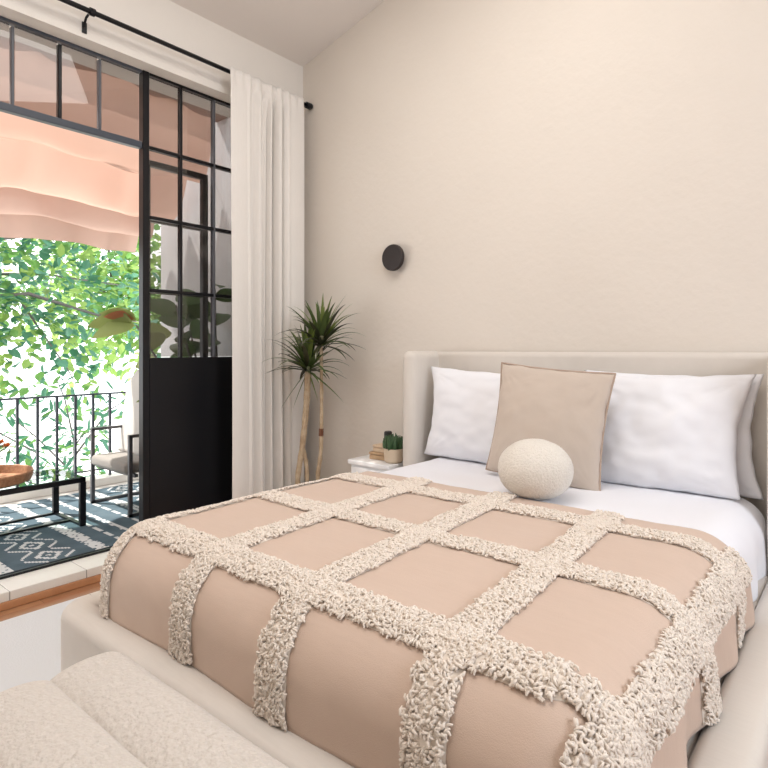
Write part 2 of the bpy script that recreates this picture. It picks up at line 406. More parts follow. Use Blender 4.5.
# surround as one sweep around the corner, drawn as three padded rails
def rail_path(pts, wid, name):
    """padded rail: rounded cross-section swept along a floor path"""
    prof = []
    hw = wid/2; rr = 0.030
    prof.append((-hw, 0.02))
    for k in range(7):
        a = PI - k*PI/2/6; prof.append((-hw+rr+rr*math.cos(a), RT-rr+rr*math.sin(a)))
    for k in range(7):
        a = PI/2 - k*PI/2/6; prof.append((hw-rr+rr*math.cos(a), RT-rr+rr*math.sin(a)))
    prof.append((hw, 0.02))
    P = [Vector((p[0], p[1], 0)) for p in pts]; n = len(P); vs = []; fs = []; m = len(prof)
    for i in range(n):
        t = (P[min(i+1, n-1)]-P[max(i-1, 0)]).normalized(); nn = Vector((t.y, -t.x, 0))
        for (o, z) in prof:
            puff = 0.004*math.sin(i*0.6)
            p = P[i]+nn*o; vs.append((p.x, p.y, z))
    for i in range(n-1):
        for k in range(m):
            k2 = (k+1) % m
            fs.append((i*m+k, (i+1)*m+k, (i+1)*m+k2, i*m+k2))
    fs.append(tuple(range(m))); fs.append(tuple((n-1)*m+k for k in range(m))[::-1])
    return MB().add(vs, fs).build(name, M['upholstery'], bed, smooth=False, weld=True)
cxl, cxr, cyf = (BX0+RI0)/2, (BX1+RI1)/2, (BYF+RYF)/2
Rr = 0.062
def arc(cx, cy, r, a0, a1, n=8): return [(cx+r*math.cos(a0+(a1-a0)*k/n), cy+r*math.sin(a0+(a1-a0)*k/n)) for k in range(n+1)]
def lin(a, b, n=12): return [(a[0]+(b[0]-a[0])*k/n, a[1]+(b[1]-a[1])*k/n) for k in range(n+1)]
for nm, pts, wd in (('side_rail', lin((cxl, 2.6), (cxl, cyf+Rr)), RI0-BX0),
                    ('side_rail', lin((cxr, cyf+Rr), (cxr, 2.6)), BX1-RI1),
                    ('foot_rail', arc(cxl+Rr, cyf+Rr, Rr, PI, 1.5*PI)+lin((cxl+Rr, cyf), (cxr-Rr, cyf))[1:-1]+arc(cxr-Rr, cyf+Rr, Rr, 1.5*PI, 2*PI), BX1-RI1-.012)):
    smooth_by_angle(rail_path(pts, wd, nm), 35)
# headboard: padded panel and two wings
HZ = 1.186
smooth_by_angle(soft_box(-1.90, -0.215, 2.715, BYH, 0.04, HZ, .028, 6).build('headboard', M['upholstery'], bed, weld=True), 30)
for (xo, xi) in ((-1.945, -1.858), (-0.170, -0.287)):
    wg = MB()
    xs = sorted((xo, xi))
    wg.box(xs[0], xs[1], 2.475, BYH-.002, 0.03, HZ+.003, .04, 7)
    smooth_by_angle(wg.build('headboard_wing', M['upholstery'], bed, weld=True), 30)
slat = MB().box(RI0, RI1, RYF, 2.64, 0.16, 0.385, .01); slat.build('mattress_base', M['upholstery'], bed)
for (lx, ly) in ((-1.90, .80), (-.22, .80), (-1.90, 2.7), (-.22, 2.7)):
    MB().lathe([(.02, .0095 if lx < -1 and ly < 1 else 0), (.028, .03)], (lx, ly, 0), 16).build('leg', M['black_steel'], bed)

# ------------------------------------------------------------------ draped covers (shared fold-over map)
class Drape:
    def __init__(s, x0, x1, yf, yh, zt, R, lean=0.0):
        s.__dict__.update(locals()); s.xc = (x0+x1)/2; s.U = (x1-x0)/2-R; s.V = yf+R
    def prof(s, m):
        q = s.R*PI/2
        if m <= 0: return 0.0, 0.0
        if m < q:
            a = m/s.R; return s.R*math.sin(a), s.R*(1-math.cos(a))
        return s.R+s.lean*(m-q), s.R+(m-q)
    def pos(s, u, y, lift=0.0):
        """u: distance from the middle line over the cloth, y: along the bed over the cloth (y < V folds down the foot)"""
        a = max(0, abs(u)-s.U); b = max(0, s.V-y); m = max(a, b); sg = 1 if u >= 0 else -1
        o, d = s.prof(m)
        if m <= 1e-9: dx, dy = 0, 0
        else:
            t = (b/a*.5 if a >= b else 1-.5*a/b) if min(a, b) > 0 else (0 if a > 0 else 1)
            th = t*PI/2; dx, dy = math.cos(th)*sg, -math.sin(th)
        bx = s.xc+max(-s.U, min(s.U, u)); by = max(y, s.V)
        q = s.R*PI/2; al = min(1, m/q)*PI/2
        n = Vector((dx*math.sin(al), dy*math.sin(al), math.cos(al)))
        p = Vector((bx+dx*o, by+dy*o, s.zt-d))
        w = 0.0045*nz(u*3.1, y*3.1, 2)+0.002*nz(u*11, y*11, 5)
        if a > s.R and u > 0: w += 0.012*math.sin(y*23)*min(1, (a-s.R)/.15)*(1 if y > s.V else 0)
        if b > s.R: w += 0.006*math.sin(u*9+1)*min(1, (b-s.R)/.15)
        return p+n*(lift+w), n

# mattress with white sheet
mt = Drape(-1.850, -0.296, .845, 2.635, .628, .125)
g = MB()
def mfn(u, v):
    L = mt.U+mt.R*PI/2+.21
    uu = (u*2-1)*L; yy = (mt.V-mt.R*PI/2-.21)+(2.635-(mt.V-mt.R*PI/2-.21))*v
    p, n = mt.pos(uu, yy)
    return p
g.grid(mfn, 120, 120)
mo = g.build('mattress', M['sheet'], smooth=True, weld=True)
tag(mo, 'thick mattress under a smooth white sheet on the bed frame', 'mattress')

# blanket
bl = Drape(-1.885, -0.277, .822, 2.0, .642, .15, lean=0.05)
SK = bl.R*PI/2+0.087               # how far it falls below the top edge
YHEAD = 2.0; YHEM = bl.V-SK; UL = bl.U+SK
NU, NV = 200, 150
def sagy(u): return 0.0
def bfn(u, v):
    p, n = bl.pos((u*2-1)*UL, YHEM+(YHEAD-YHEM)*v)
    return p
bo = MB().grid(bfn, NU, NV).build('blanket', M['blanket'], smooth=True, weld=True)
d = bo.modifiers.new('solid', 'SOLIDIFY'); d.thickness = .006; d.offset = 0
tag(bo, 'blush blanket with cream tufted grid bands draped over the lower bed', 'blanket')

# yarn bands: short curled lengths of yarn packed along each band
def tuft_band(along, fixed, t0, t1, width, dens, skew=0.0):
    """along='u' runs across the bed at y=fixed; along='v' runs along the bed at u=fixed"""
    L = t1-t0; n = int(L*width*dens)
    ts = rng.uniform(t0, t1, n); ws = rng.uniform(-.5, .5, n)
    mb = MB(); SN = 5
    # backing strip
    NS = max(8, int(L/.02))
    def sf(u, v):
        t = t0+L*u; ww = (v-.5)*width*0.96
        lift = .004+.009*math.sin(PI*v)
        p, nn = bl.pos(t, fixed+ww, lift) if along == 'u' else bl.pos(fixed+ww+skew*(1.84-t)/.9, t, lift)
        return p
    mb.grid(sf, NS, 6, 0)
    vs = []; fs = []; ms = []
    for t, wv in zip(ts, ws):
        wv *= width*(1+.05*math.sin(t*40)+.04*math.sin(t*97))
        uu, yy = (t, fixed+wv) if along == 'u' else (fixed+wv+skew*(1.84-t)/.9, t)
        p, nn = bl.pos(uu, yy, 0.008)
        ref = Vector((1, 0, 0)) if abs(nn.x) < .8 else Vector((0, 1, 0))
        e1 = nn.cross(ref).normalized(); e2 = nn.cross(e1)
        a = random.uniform(0, 2*PI); dr = e1*math.cos(a)+e2*math.sin(a)
        sd = nn.cross(dr)
        ln = random.uniform(.009, .016); h = random.uniform(.003, .0105)*(1-0.5*(abs(wv)/(width*.55))**2); r = random.uniform(.0022, .0031)
        bend = random.uniform(-.006, .006)
        P = [p-dr*ln*.5, p-dr*ln*.15+nn*h+sd*bend, p+dr*ln*.25+nn*h*.95+sd*bend*.6, p+dr*ln*.55+nn*h*.25]
        RR = [r*.75, r*1.1, r*1.05, r*.7]
        o = len(vs)
        for i, q in enumerate(P):
            tn = (P[min(i+1, 3)]-P[max(i-1, 0)]).normalized()
            s1 = tn.cross(nn); s1 = s1.normalized() if s1.length > 1e-6 else sd
            s2 = tn.cross(s1)
            for k in range(SN):
                an = 2*PI*k/SN
                vs.append(q+(s1*math.cos(an)+s2*math.sin(an))*RR[i])
        mi = 0 if random.random() < .72 else 1
        for i in range(3):
            for k in range(SN):
                fs.append((o+i*SN+k, o+i*SN+(k+1) % SN, o+(i+1)*SN+(k+1) % SN, o+(i+1)*SN+k)); ms.append(mi)
        fs.append(tuple(o+3*SN+k for k in range(SN))); ms.append(mi)
    mb.add(vs, fs, ms)
    return mb.build('tufted_band', [M['yarn'], M['yarn_b']], bo, smooth=True)
DENS = 26000
for y in (0.945, 1.415, 1.84): tuft_band('u', y, -UL+.005, UL-.005, .092, DENS)
for u, sk in ((-.764, .055), (-.349, .058), (.030, .050), (.423, .055), (.806, 0.0)): tuft_band('v', u, YHEM+.005, YHEAD-.01, .092, DENS, sk)

# ------------------------------------------------------------------ pillows
def pillow_mb(W, H, T, seed, ear=0.12, wr=0.013, taper=0.0, nu=72, nv=56, pw=0.5):
    """soft pillow standing in its own x-z plane, z up from 0, thickness along y; two skins sharing a seam"""
    mb = MB()
    def outline(u, v):
        x = W/2*u*(1-ear*(1-v*v)**1.0); z = H/2*v*(1-ear*.55*(1-u*u)*(1 if v > 0 else .25))
        if u > 0: x *= 1-taper*(1-v)/2
        return x, z
    def skin(sg):
        def fn(a, b):
            u = a*2-1; v = b*2-1
            u = math.copysign(abs(u)**.85, u); v = math.copysign(abs(v)**.85, v)
            x, z = outline(u, v)
            th = T/2*max(0, (1-u*u)*(1-v*v))**pw
            lowfat = 1-.18*v
            e = min(1, max(0, (1-max(abs(u), abs(v)))*5))
            wv = wr*(nz(u*2.2+seed, v*2.0, seed)+.5*nz(u*5+seed, v*5, 3+seed)) * e
            rad = abs(nz(math.atan2(v-.9*math.copysign(1, v), u-.9*math.copysign(1, u))*2.5+seed, seed))
            wv -= wr*1.1*rad*e*max(0, 1-1.2*math.hypot(abs(u)-1, abs(v)-1))
            return (x+.006*nz(v*4, seed, 1)*abs(u), sg*(th*lowfat+wv), H/2+z+.006*nz(u*4, seed, 7)*abs(v))
        return fn
    mb.grid(skin(-1), nu, nv); mb.grid(skin(1), nu, nv)
    return mb
def place(mb, loc, tilt, yaw=0.0, roll=0.0):
    R = Matrix.Translation(loc) @ Matrix.Rotation(yaw, 4, 'Z') @ Matrix.Rotation(-tilt, 4, 'X') @ Matrix.Rotation(roll, 4, 'Y')
    mb.v = [tuple(R @ Vector(v)) for v in mb.v]; return mb
ZT = .632
def pillow(W, H, T, seed, loc, tilt, yaw, roll, label, **k):
    mb = place(pillow_mb(W, H, T, seed, **k), loc, tilt, yaw, roll)
    o = mb.build('pillow', M['pillow'], smooth=True, weld=True)
    tag(o, label, 'pillow', 'white pillows against the headboard'); return o
pillow(.75, .475, .19, 3, (-1.475, 2.565, ZT-.008), .10, .02, 0.03, 'white pillow left of the tan cushion, leaning on the headboard')
pillow(.70, .482, .12, 9, (-.662, 2.64, ZT-.008), .06, 0.0, 0.0, 'white pillow mostly hidden at the far right, behind another pillow')
pillow(.70, .48, .17, 6, (-.672, 2.54, ZT-.006), 20e-2, 0.0, -.022, 'large white pillow right of the tan cushion, in front of another', taper=.14)

cs = place(pillow_mb(.51, .49, .13, 15, ear=.07, wr=.006, pw=.42), (-1.09, 2.355, ZT+.003), .17, 0.04, 0.075)
co = cs.build('cushion', M['cushion'], smooth=True, weld=True)
tag(co, 'square tan throw cushion in the middle of the bed', 'cushion')
# piping along the cushion seam
pm = MB(); W, H, ear = .51, .49, .07; pts = []
for k in range(120):
    s = k/120*4; i = int(s); t = (s-i)*2-1
    u, v = ((t, -1), (1, t), (-t, 1), (-1, -t))[i]
    pts.append((W/2*u*(1-ear*(1-v*v))*1.005, 0, H/2+H/2*v*(1-ear*.55*(1-u*u)*(1 if v > 0 else .25))*1.005))
pm.tube(pts, .0045, 8, closed=True)
place(pm, (-1.09, 2.355, ZT+.003), .17, .04, .075).build('piping', M['piping'], co, smooth=True)

ball = MB()
bm = bmesh.new(); bmesh.ops.create_icosphere(bm, subdivisions=6, radius=1)
BR = .140
for v in bm.verts:
    p = v.co.normalized(); r = BR*(1+.010*nz(p.x*3, p.y*3, p.z*3)+.012*nz(p.x*26, p.y*26, p.z*26))
    z = p.z*.80
    if z < 0: z = -.80*(1-(1-abs(p.z))**1.25)*0.98
    v.co = Vector((p.x*r, p.y*r, z*r))
ball.frombm(bm); bm.free()
zmin = min(v[2] for v in ball.v)
ball.v = [(x-.985, y+2.09, z-zmin+ZT+.001) for x, y, z in ball.v]
tag(ball.build('ball_pillow', M['ball'], smooth=True), 'round cream boucle ball pillow in front of the tan cushion', 'cushion')

# ------------------------------------------------------------------ bench at the foot of the bed
bench = empty('bench', (-.9, .46, 0)); tag(bench, 'cream boucle bench with two padded channels at the bed foot', 'bench')
BX = (-1.445, -.30); BY = (.190, .702); NCH = 3; BZT = .478
def seat_fn(a, b):
    """padded top: channels run along x, rolled over at the edges"""
    a = (1-math.cos(PI*a))/2
    x = BX[0]+(BX[1]-BX[0])*a
    e = max(0, min(1, min(x-BX[0], BX[1]-x)/.05)); k = math.sqrt(max(0, 1-(1-e)**2))
    if b < .12: y, zz = BY[0], .24+(BZT-.05-.24)*b/.12
    elif b > .88: y, zz = BY[1], .24+(BZT-.05-.24)*(1-b)/.12
    else:
        t = (b-.12)/.76; t = (1-math.cos(PI*t))/2*.5+t*.5; y = BY[0]+(BY[1]-BY[0])*t
        ed = min(1, min(t, 1-t)*(BY[1]-BY[0])/.05)
        hump = abs(math.sin(PI*t*NCH))**.55
        zz = BZT-.05+.05*math.sqrt(max(0, 1-(1-ed)**2))-.024*(1-hump)*ed
    zz = .24+(zz-.24)*(.78+.22*k)+.003*nz(x*7, y*7)
    y = (BY[0]+BY[1])/2+(y-(BY[0]+BY[1])/2)*(.965+.035*k)
    return (x, y, zz)
sb = MB().grid(seat_fn, 90, 130)
for ae in (0.0, 1.0): sb.add([seat_fn(ae, j_/40) for j_ in range(41)], [tuple(range(41))])
smooth_by_angle(sb.build('seat_cushion', M['boucle'], bench, weld=True), 60)
smooth_by_angle(MB().box(BX[0]+.004, BX[1]-.004, .20, .705, .07, .29, .03, 4).build('base', M['boucle'], bench))
for lx in (BX[0]+.1, BX[1]-.1):
    for ly in (.27, .64):
        MB().lathe([(.018, .0095 if lx < -.45 else 0), (.026, .07)], (lx, ly, 0), 16).build('leg', M['book_tan'], bench)

# ------------------------------------------------------------------ bedside table and the things on it
TZ = .572
nt = empty('bedside_table', (-2.14, 2.58, 0)); tag(nt, 'white bedside table half hidden behind the bed', 'bedside table')
MB().box(-2.295, -1.985, 2.435, 2.75, TZ-.028, TZ, .006).build('tabletop', M['table_white'], nt)
MB().box(-2.28, -2.0, 2.45, 2.74, TZ-.19, TZ-.028, .004).build('drawer_box', M['table_white'], nt)
MB().box(-2.27, -2.01, 2.440, 2.452, TZ-.175, TZ-.04, .003).build('drawer', M['table_white'], nt)
for lx in (-2.27, -2.01):
    for ly in (2.46, 2.73): MB().box(lx-.012, lx+.012, ly-.012, ly+.012, 0, TZ-.19).build('leg', M['table_white'], nt)
def wbox(lo, hi, label, mt_, zz, dz, rot=0):
    b = empty('wooden_box', ((lo[0]+hi[0])/2, (lo[1]+hi[1])/2, zz)); b.rotation_euler.z = rot
    tag(b, label, 'box', 'small boxes on the bedside table')
    cx, cy = b.location.x, b.location.y
    MB().box(lo[0], hi[0], lo[1], hi[1], zz, zz+dz*.62, .004).build('box_body', mt_, b)
    MB().box(lo[0]-.002, hi[0]+.002, lo[1]-.002, hi[1]+.002, zz+dz*.66, zz+dz, .004).build('lid', mt_, b)
wbox((-2.205, 2.52), (-2.10, 2.62), 'wider tan wooden box at the bottom of the bedside stack', M['book_tan'], TZ, .042, .1)
wbox((-2.185, 2.53), (-2.10, 2.61), 'smaller pale wooden box on top of the wider box', M['book_cream'], TZ+.042, .04, .0)
pp = empty('potted_succulent', (-2.032, 2.53, TZ)); tag(pp, 'small dark green succulent in a sand pot on the bedside table', 'potted plant')
smooth_by_angle(MB().lathe([(.042, 0), (.052, .01), (.056, .078), (.050, .078), (.047, .068)], (-2.032, 2.53, TZ), 32).build('pot', M['pot_tan'], pp))
s_ = MB()
for k in range(90):
    a = random.uniform(0, 2*PI); rr = .044*math.sqrt(random.random()); hh = random.uniform(.06, .105)*(1-.3*rr/.05)
    lx, ly = -2.032+rr*math.cos(a), 2.53+rr*math.sin(a); ox = (rr*.35)*math.cos(a); oy = rr*.35*math.sin(a)
    s_.tube([(lx, ly, TZ+.055), (lx+ox*.6, ly+oy*.6, TZ+.065+hh*.5), (lx+ox, ly+oy, TZ+.065+hh)], [.007, .0095, .002], 6)
s_.build('leaves', M['succulent'], pp, smooth=True)
jr = MB().lathe([(.022, 0), (.024, .005), (.024, .135), (.018, .142)], (-2.195, 2.68, TZ), 24)
tag(smooth_by_angle(jr.build('jar', M['jar_black'])), 'small black jar behind the succulent pot', 'jar')

# ------------------------------------------------------------------ dracaena in the corner
PX, PY = -2.68, 2.47
dr = empty('dracaena', (PX, PY, 0)); tag(dr, 'tall spiky dracaena with bare cane trunks in the room corner', 'potted plant')
dpot = smooth_by_angle(MB().lathe([(.11, 0), (.125, .01), (.15, .27), (.14, .27), (.135, .24), (.02, .235)], (PX, PY, 0), 40).build('pot', M['pot_white'], dr))
MB().lathe([(.134, .225), (.134, .243), (.02, .246)], (PX, PY, 0), 32).build('soil', M['soil'], dpot)
def trunk(pts, r0, r1):
    P = []; n = 22
    for k in range(n):                          # Catmull-Rom through the points
        s = k/(n-1)*(len(pts)-1); i = min(int(s), len(pts)-2); t = s-i
        p0, p1, p2, p3 = [Vector(pts[max(0, min(len(pts)-1, i+d_))]) for d_ in (-1, 0, 1, 2)]
        P.append(.5*((2*p1)+(-p0+p2)*t+(2*p0-5*p1+4*p2-p3)*t*t+(-p0+3*p1-3*p2+p3)*t**3))
    R_ = [r0+(r1-r0)*k/(n-1)+.0018*math.sin(k*2.3) for k in range(n)]
    return MB().tube(P, R_, 12)
C1 = Vector((-2.66, 2.47, 1.06)); C2 = Vector((-2.575, 2.50, 1.215))
trunk([(PX-.04, PY-.02, .22), (PX-.05, PY-.02, .40), (-2.705, 2.465, .60), (-2.675, 2.47, .85), C1], .016, .021).build('trunk', M['bark'], dr, smooth=True)
trunk([(PX-.01, PY+.02, .22), (PX-.012, PY+.02, .45), (-2.705, 2.47, .60), (-2.692, 2.468, .70)], .014, .012).build('trunk', M['bark'], dr, smooth=True)
trunk([(PX+.07, PY+.04, .22), (PX+.075, 2.50, .42), (-2.578, 2.50, .58), (-2.572, 2.50, .85), C2], .015, .010).build('trunk', M['bark'], dr, smooth=True)
trunk([(-2.576, 2.4995, .67), (-2.575, 2.4995, .69), (-2.574, 2.4995, .715)], .0145, .0140).build('trunk_scar', M['bark_scar'], dr, smooth=True)
def strap_leaf(mb, base, az, el, L, wd, droop, mi):
    d0 = Vector((math.cos(az)*math.cos(el), math.sin(az)*math.cos(el), math.sin(el)))
    side = Vector((-math.sin(az), math.cos(az), 0)); n = 9; vs = []; fs = []
    p = Vector(base); d = d0.copy()
    for i in range(n+1):
        t = i/n
        w_ = wd*(0.55+.9*t if t < .35 else (0.87)*(1-(t-.35)/.65)**.8+.01)
        up = side.cross(d)
        vs += [p-side*w_, p-up*w_*.35, p+side*w_]
        d = (d+Vector((0, 0, -1))*droop*(0.25+t)/n).normalized(); p = p+d*L/n
        if p.y > YB-.012: p.y = YB-.012
        if p.x < RX+.075: p.x = RX+.075
    for i in range(n):
        a = i*3
        fs += [(a, a+1, a+4, a+3), (a+1, a+2, a+5, a+4)]
    mb.add(vs, fs, mi)
def crown(C, n, L, seed):
    random.seed(seed); mb = MB()
    for k in range(n):
        q = (k+.5)/n; az = k*2.39996+random.uniform(-.3, .3)
        el = math.radians(86-84*q**1.2+random.uniform(-8, 8))
        ln = L*random.uniform(.72, 1.05)*(0.8+.2*math.sin(PI*q)); b = C+Vector((math.cos(az)*.012, math.sin(az)*.012, .055*(1-q)))
        mi = 0 if random.random() < .5 else (1 if q < .45 else 2)
        strap_leaf(mb, b, az, el, ln, random.uniform(.015, .021), random.uniform(.8, 1.9), mi)
    return mb
LM = [M['leaf_dark'], M['leaf_mid'], M['leaf_brown']]
crown(C1, 62, .34, 5).build('leaf_crown', LM, dr, smooth=True)
crown(C2, 56, .32, 8).build('leaf_crown', LM, dr, smooth=True)
hang = MB()
for az, el, L in ((-2.6, -1.15, .26), (.4, -1.2, .20), (-2.2, -.9, .3), (.1, -.5, .34)):
    strap_leaf(hang, C1+Vector((0, 0, .01)), az, el, L, .012, .35, 0 if el > -1 else 1)
hang.build('leaf_crown', LM, dr, smooth=True)

# ------------------------------------------------------------------ balcony
random.seed(21)
BZ = .08; BXE = -4.98
bf = MB(); x = -3.272
bf.box(BXE, -3.272, -1.4, 2.66, -.12, BZ)
struct(bf.build('trim_4', M['balcony_tile']), 'pale tiled floor slab of the balcony', 'balcony floor')
cb = MB().box(BXE, -4.83, -1.4, 2.66, BZ, .145, .006)
struct(cb.build('trim_5', M['tile']), 'low white kerb along the balcony edge under the railing', 'kerb')
ow = MB().box(-4.72, -3.36, 2.66, 2.80, -.1, 3.3)
struct(ow.build('wall_balcony', M['outside_wall']), 'pale grey outer wall closing the far end of the balcony', 'wall')
bmk = MB().box(-3.90, -3.74, -1.4, 2.66, 2.955, 3.15, .006)
struct(bmk.build('trim_6', M['soffit']), 'brown beam above the balcony shade cloth', 'beam')

# railing
rl = empty('railing', (-4.9, 1, BZ)); tag(rl, 'black iron balcony railing with thin upright bars', 'railing')
MB().box(-4.912, -4.888, -1.3, 2.50, .822, .836, .002).build('top_rail', M['slate_steel'], rl)
MB().box(-4.908, -4.892, -1.3, 2.50, .20, .212, .002).build('bottom_rail', M['slate_steel'], rl)
y = 2.441
while y > -1.3:
    MB().box(-4.909, -4.891, y-.009, y+.009, .145, .823).build('baluster', M['slate_steel'], rl); y -= .1385
MB().tube([(-4.9, 2.50, .145), (-4.9, 2.50, .86)], .012, 8).build('end_post', M['slate_steel'], rl)

# rug with woven pattern: one mesh, pattern by face material
rx0, rx1, ry0, ry1 = -4.70, -3.278, -.6, 2.56
cs_ = .0125; nx = int((rx1-rx0)/cs_); ny = int((ry1-ry0)/cs_)
def rugmat(x, y):
    j = .010*nz(x*30, y*3, 4)+.006*nz(x*90, 1, 2)
    yy = ((y-1.27+.5) % 1.0)-.5          # repeats every metre along the rug
    xx = x+.0
    for c, hw in ((.235, .033), (.50, .030), (-.235, .033)):
        if abs(yy-c+j*.3) < hw+j: return 1 if nz(x*40, y*160, 3) > -.28 else 0
    for c in (.37, -.37):
        if abs(yy-c) < .011 and (x*7.0) % 1 < .74: return 1
    if abs(yy) < .125:
        p = .235; q = ((xx % p)/p-.5)*p     # a chain of diamonds with chevrons between
        dm = abs(q)/.085+abs(yy)/.062
        if .70 < dm < 1.12: return 1
        if dm < .22: return 1
        q2 = (((xx+p/2) % p)/p-.5)*p
        e = abs(yy)-abs(q2)*0.95
        if abs(yy) > .045 and abs(e-.035) < .012: return 1
    return 0
vs = [(rx0+(rx1-rx0)*i/nx, ry0+(ry1-ry0)*j/ny, BZ+.010) for i in range(nx+1) for j in range(ny+1)]
fs = []; ms = []
for i in range(nx):
    for j in range(ny):
        fs.append((i*(ny+1)+j, (i+1)*(ny+1)+j, (i+1)*(ny+1)+j+1, i*(ny+1)+j+1))
        xm, ym = rx0+(i+.5)*(rx1-rx0)/nx, ry0+(j+.5)*(ry1-ry0)/ny
        ms.append(2 if i >= nx-1 else rugmat(xm, ym))
rg = MB().add(vs, fs, ms)
rg.add([(rx0, ry0, BZ+.001), (rx1, ry0, BZ+.001), (rx1, ry1, BZ+.001), (rx0, ry1, BZ+.001),
        (rx0, ry0, BZ+.010), (rx1, ry0, BZ+.010), (rx1, ry1, BZ+.010), (rx0, ry1, BZ+.010)],
       [(0, 3, 2, 1), (0, 1, 5, 4), (1, 2, 6, 5), (2, 3, 7, 6), (3, 0, 4, 7)], 2)
tag(rg.build('rug', [M['rug_blue'], M['rug_white'], M['rug_edge']]), 'blue outdoor rug with white diamonds and stripes on the balcony', 'rug')

# coffee table: black flat-bar sled legs, glass top
RZ0 = BZ+.0115
ct = empty('coffee_table', (-4.0, 1.1, RZ0)); tag(ct, 'low black metal coffee table with a glass top on the balcony', 'coffee table')
tx0, tx1, ty0, ty1, tz = -4.23, -3.79, .62, 1.63, .395
b = MB(); k = .016
b.box(tx0, tx1, ty0, ty0+.03, tz-.03, tz, .002); b.box(tx0, tx1, ty1-.03, ty1, tz-.03, tz, .002)
b.box(tx0, tx0+.03, ty0, ty1, tz-.03, tz, .002); b.box(tx1-.03, tx1, ty0, ty1, tz-.03, tz, .002)
b.build('top_frame', M['black_steel'], ct)
MB().box(tx0+.004, tx1-.004, ty0+.004, ty1-.004, tz+.0005, tz+.008, .002).build('glass_top', M['glass_clear'], ct)
for lx in (tx0+.015, tx1-.015):
    for ly in (ty0+.015, ty1-.015):
        MB().box(lx-.014, lx+.014, ly-.018, ly+.018, RZ0, tz-.03, .002).build('leg', M['black_steel'], ct)
b = MB()
b.box(tx0+.03, tx1-.03, ty1-.028, ty1-.004, RZ0, RZ0+.012); b.box(tx0+.03, tx1-.03, ty0+.004, ty0+.028, RZ0, RZ0+.012)
b.box(tx0+.004, tx0+.026, ty0+.03, ty1-.03, RZ0, RZ0+.012); b.box(tx1-.026-.16, tx1-.004-.16, ty0+.03, ty1-.03, RZ0, RZ0+.012)
b.build('floor_bar', M['black_steel'], ct)

# tray with plant
TX, TY, TT = -4.01, 1.15, tz+.0085
tr = MB().lathe([(.02, 0), (.205, 0), (.235, .014), (.247, .062), (.243, .070), (.235, .066), (.222, .018), (.02, .012)], (TX, TY, TT), 56)
tag(smooth_by_angle(tr.build('tray', M['rattan'])), 'round brown rattan tray on the glass coffee table', 'tray')
fp = empty('potted_flowers', (TX-.06, TY-.02, TT+.0125)); tag(fp, 'orange flowering plant in a terracotta pot on the rattan tray', 'potted plant')
fc = (TX-.06, TY-.02, TT+.0125)
smooth_by_angle(MB().lathe([(.055, 0), (.06, .004), (.078, .09), (.083, .09), (.083, .108), (.072, .108), (.068, .09)], fc, 32).build('pot', M['terracotta'], fp))
lf = MB(); fl = MB()
def leafblade(mb, p, d, up, L, W, mi, fold=.25):
    d = d.normalized(); s = d.cross(up)
    s = s.normalized() if s.length > 1e-4 else Vector((1, 0, 0)); n = s.cross(d)
    vs = [p, p+d*L*.3+s*W*.85+n*W*fold, p+d*L*.65+s*W*.75+n*W*fold, p+d*L, p+d*L*.65-s*W*.75+n*W*fold, p+d*L*.3-s*W*.85+n*W*fold, p+d*L*.3, p+d*L*.65]
    mb.add(vs, [(0, 1, 6), (1, 2, 7, 6), (2, 3, 7), (0, 6, 5), (5, 6, 7, 4), (7, 3, 4)], mi)
for k in range(70):
    a = random.uniform(0, 2*PI); e = random.uniform(.1, 1.3); dd = Vector((math.cos(a)*math.cos(e), math.sin(a)*math.cos(e), math.sin(e)))
    p = Vector(fc)+Vector((0, 0, .10))+dd*random.uniform(.02, .16)
    leafblade(lf, p, dd, Vector((0, 0, 1)), random.uniform(.05, .09), random.uniform(.014, .022), random.choice((0, 1)))
heads = [(fc[0]+.03+.07*math.cos(a_), fc[1]+.05+.09*math.sin(a_), fc[2]+.20+.03*math.sin(a_*3)) for a_ in (0, 1.1, 2.2, 3.3, 4.4, 5.4)]
for hd in heads:
    fl = MB()
    for k in range(12):
        a = k*2.4; el = .9-k*.1
        leafblade(fl, Vector(hd), Vector((math.cos(a)*math.cos(el), math.sin(a)*math.cos(el), math.sin(el))), Vector((0, 0, 1)), .034, .012, 0)
    fl.build('flower', M['flower'], fp)
for hd in heads: lf.tube([(fc[0], fc[1], fc[2]+.09), hd], .003, 5, mi=1)
lf.build('leaves', [M['leafA'], M['leafB']], fp)

# outdoor armchair: two flat-bar loops, cushion, tall back
ac = empty('armchair', (-4.03, 2.2, RZ0)); tag(ac, 'metal framed balcony armchair with grey seat cushion beside the door', 'armchair')
ya, yb_ = 1.90, 2.36
for xx in (-4.308, -3.758):
    b = MB(); s_ = .0125
    b.box(xx-s_, xx+s_, ya-s_, ya+s_, RZ0, .625, .002); b.box(xx-s_, xx+s_, yb_-s_, yb_+s_, RZ0, .625, .002)
    b.box(xx-s_, xx+s_, ya-s_, yb_+s_, RZ0, RZ0+.02, .002); b.box(xx-s_, xx+s_, ya-s_, yb_+s_, .612, .632, .002)
    b.build('side_frame', M['chair_steel'], ac)
b = MB(); b.box(-4.308, -3.758, 1.93, 1.955, .345, .365); b.box(-4.308, -3.758, 2.15, 2.175, .345, .365); b.build('seat_frame', M['chair_steel'], ac)
smooth_by_angle(MB().box(-4.29, -3.776, 1.875, 2.12, .366, .445, .028, 5).build('seat_cushion', M['seat_grey'], ac, weld=True), 30)
bk = MB()
def bfn2(a, c):
    u = a*2-1; v = c
    wd = .285; z = .44+.60*v
    top = 1-max(0, (v-.72)/.28)**2*.45
    x_ = -4.033+u*wd*top; y_ = 2.10+.09*v+.01*u*u
    return (x_, y_, z)
bk.grid(bfn2, 16, 20)
bk.build('backrest', M['sling'], ac, smooth=True, solid=.05)
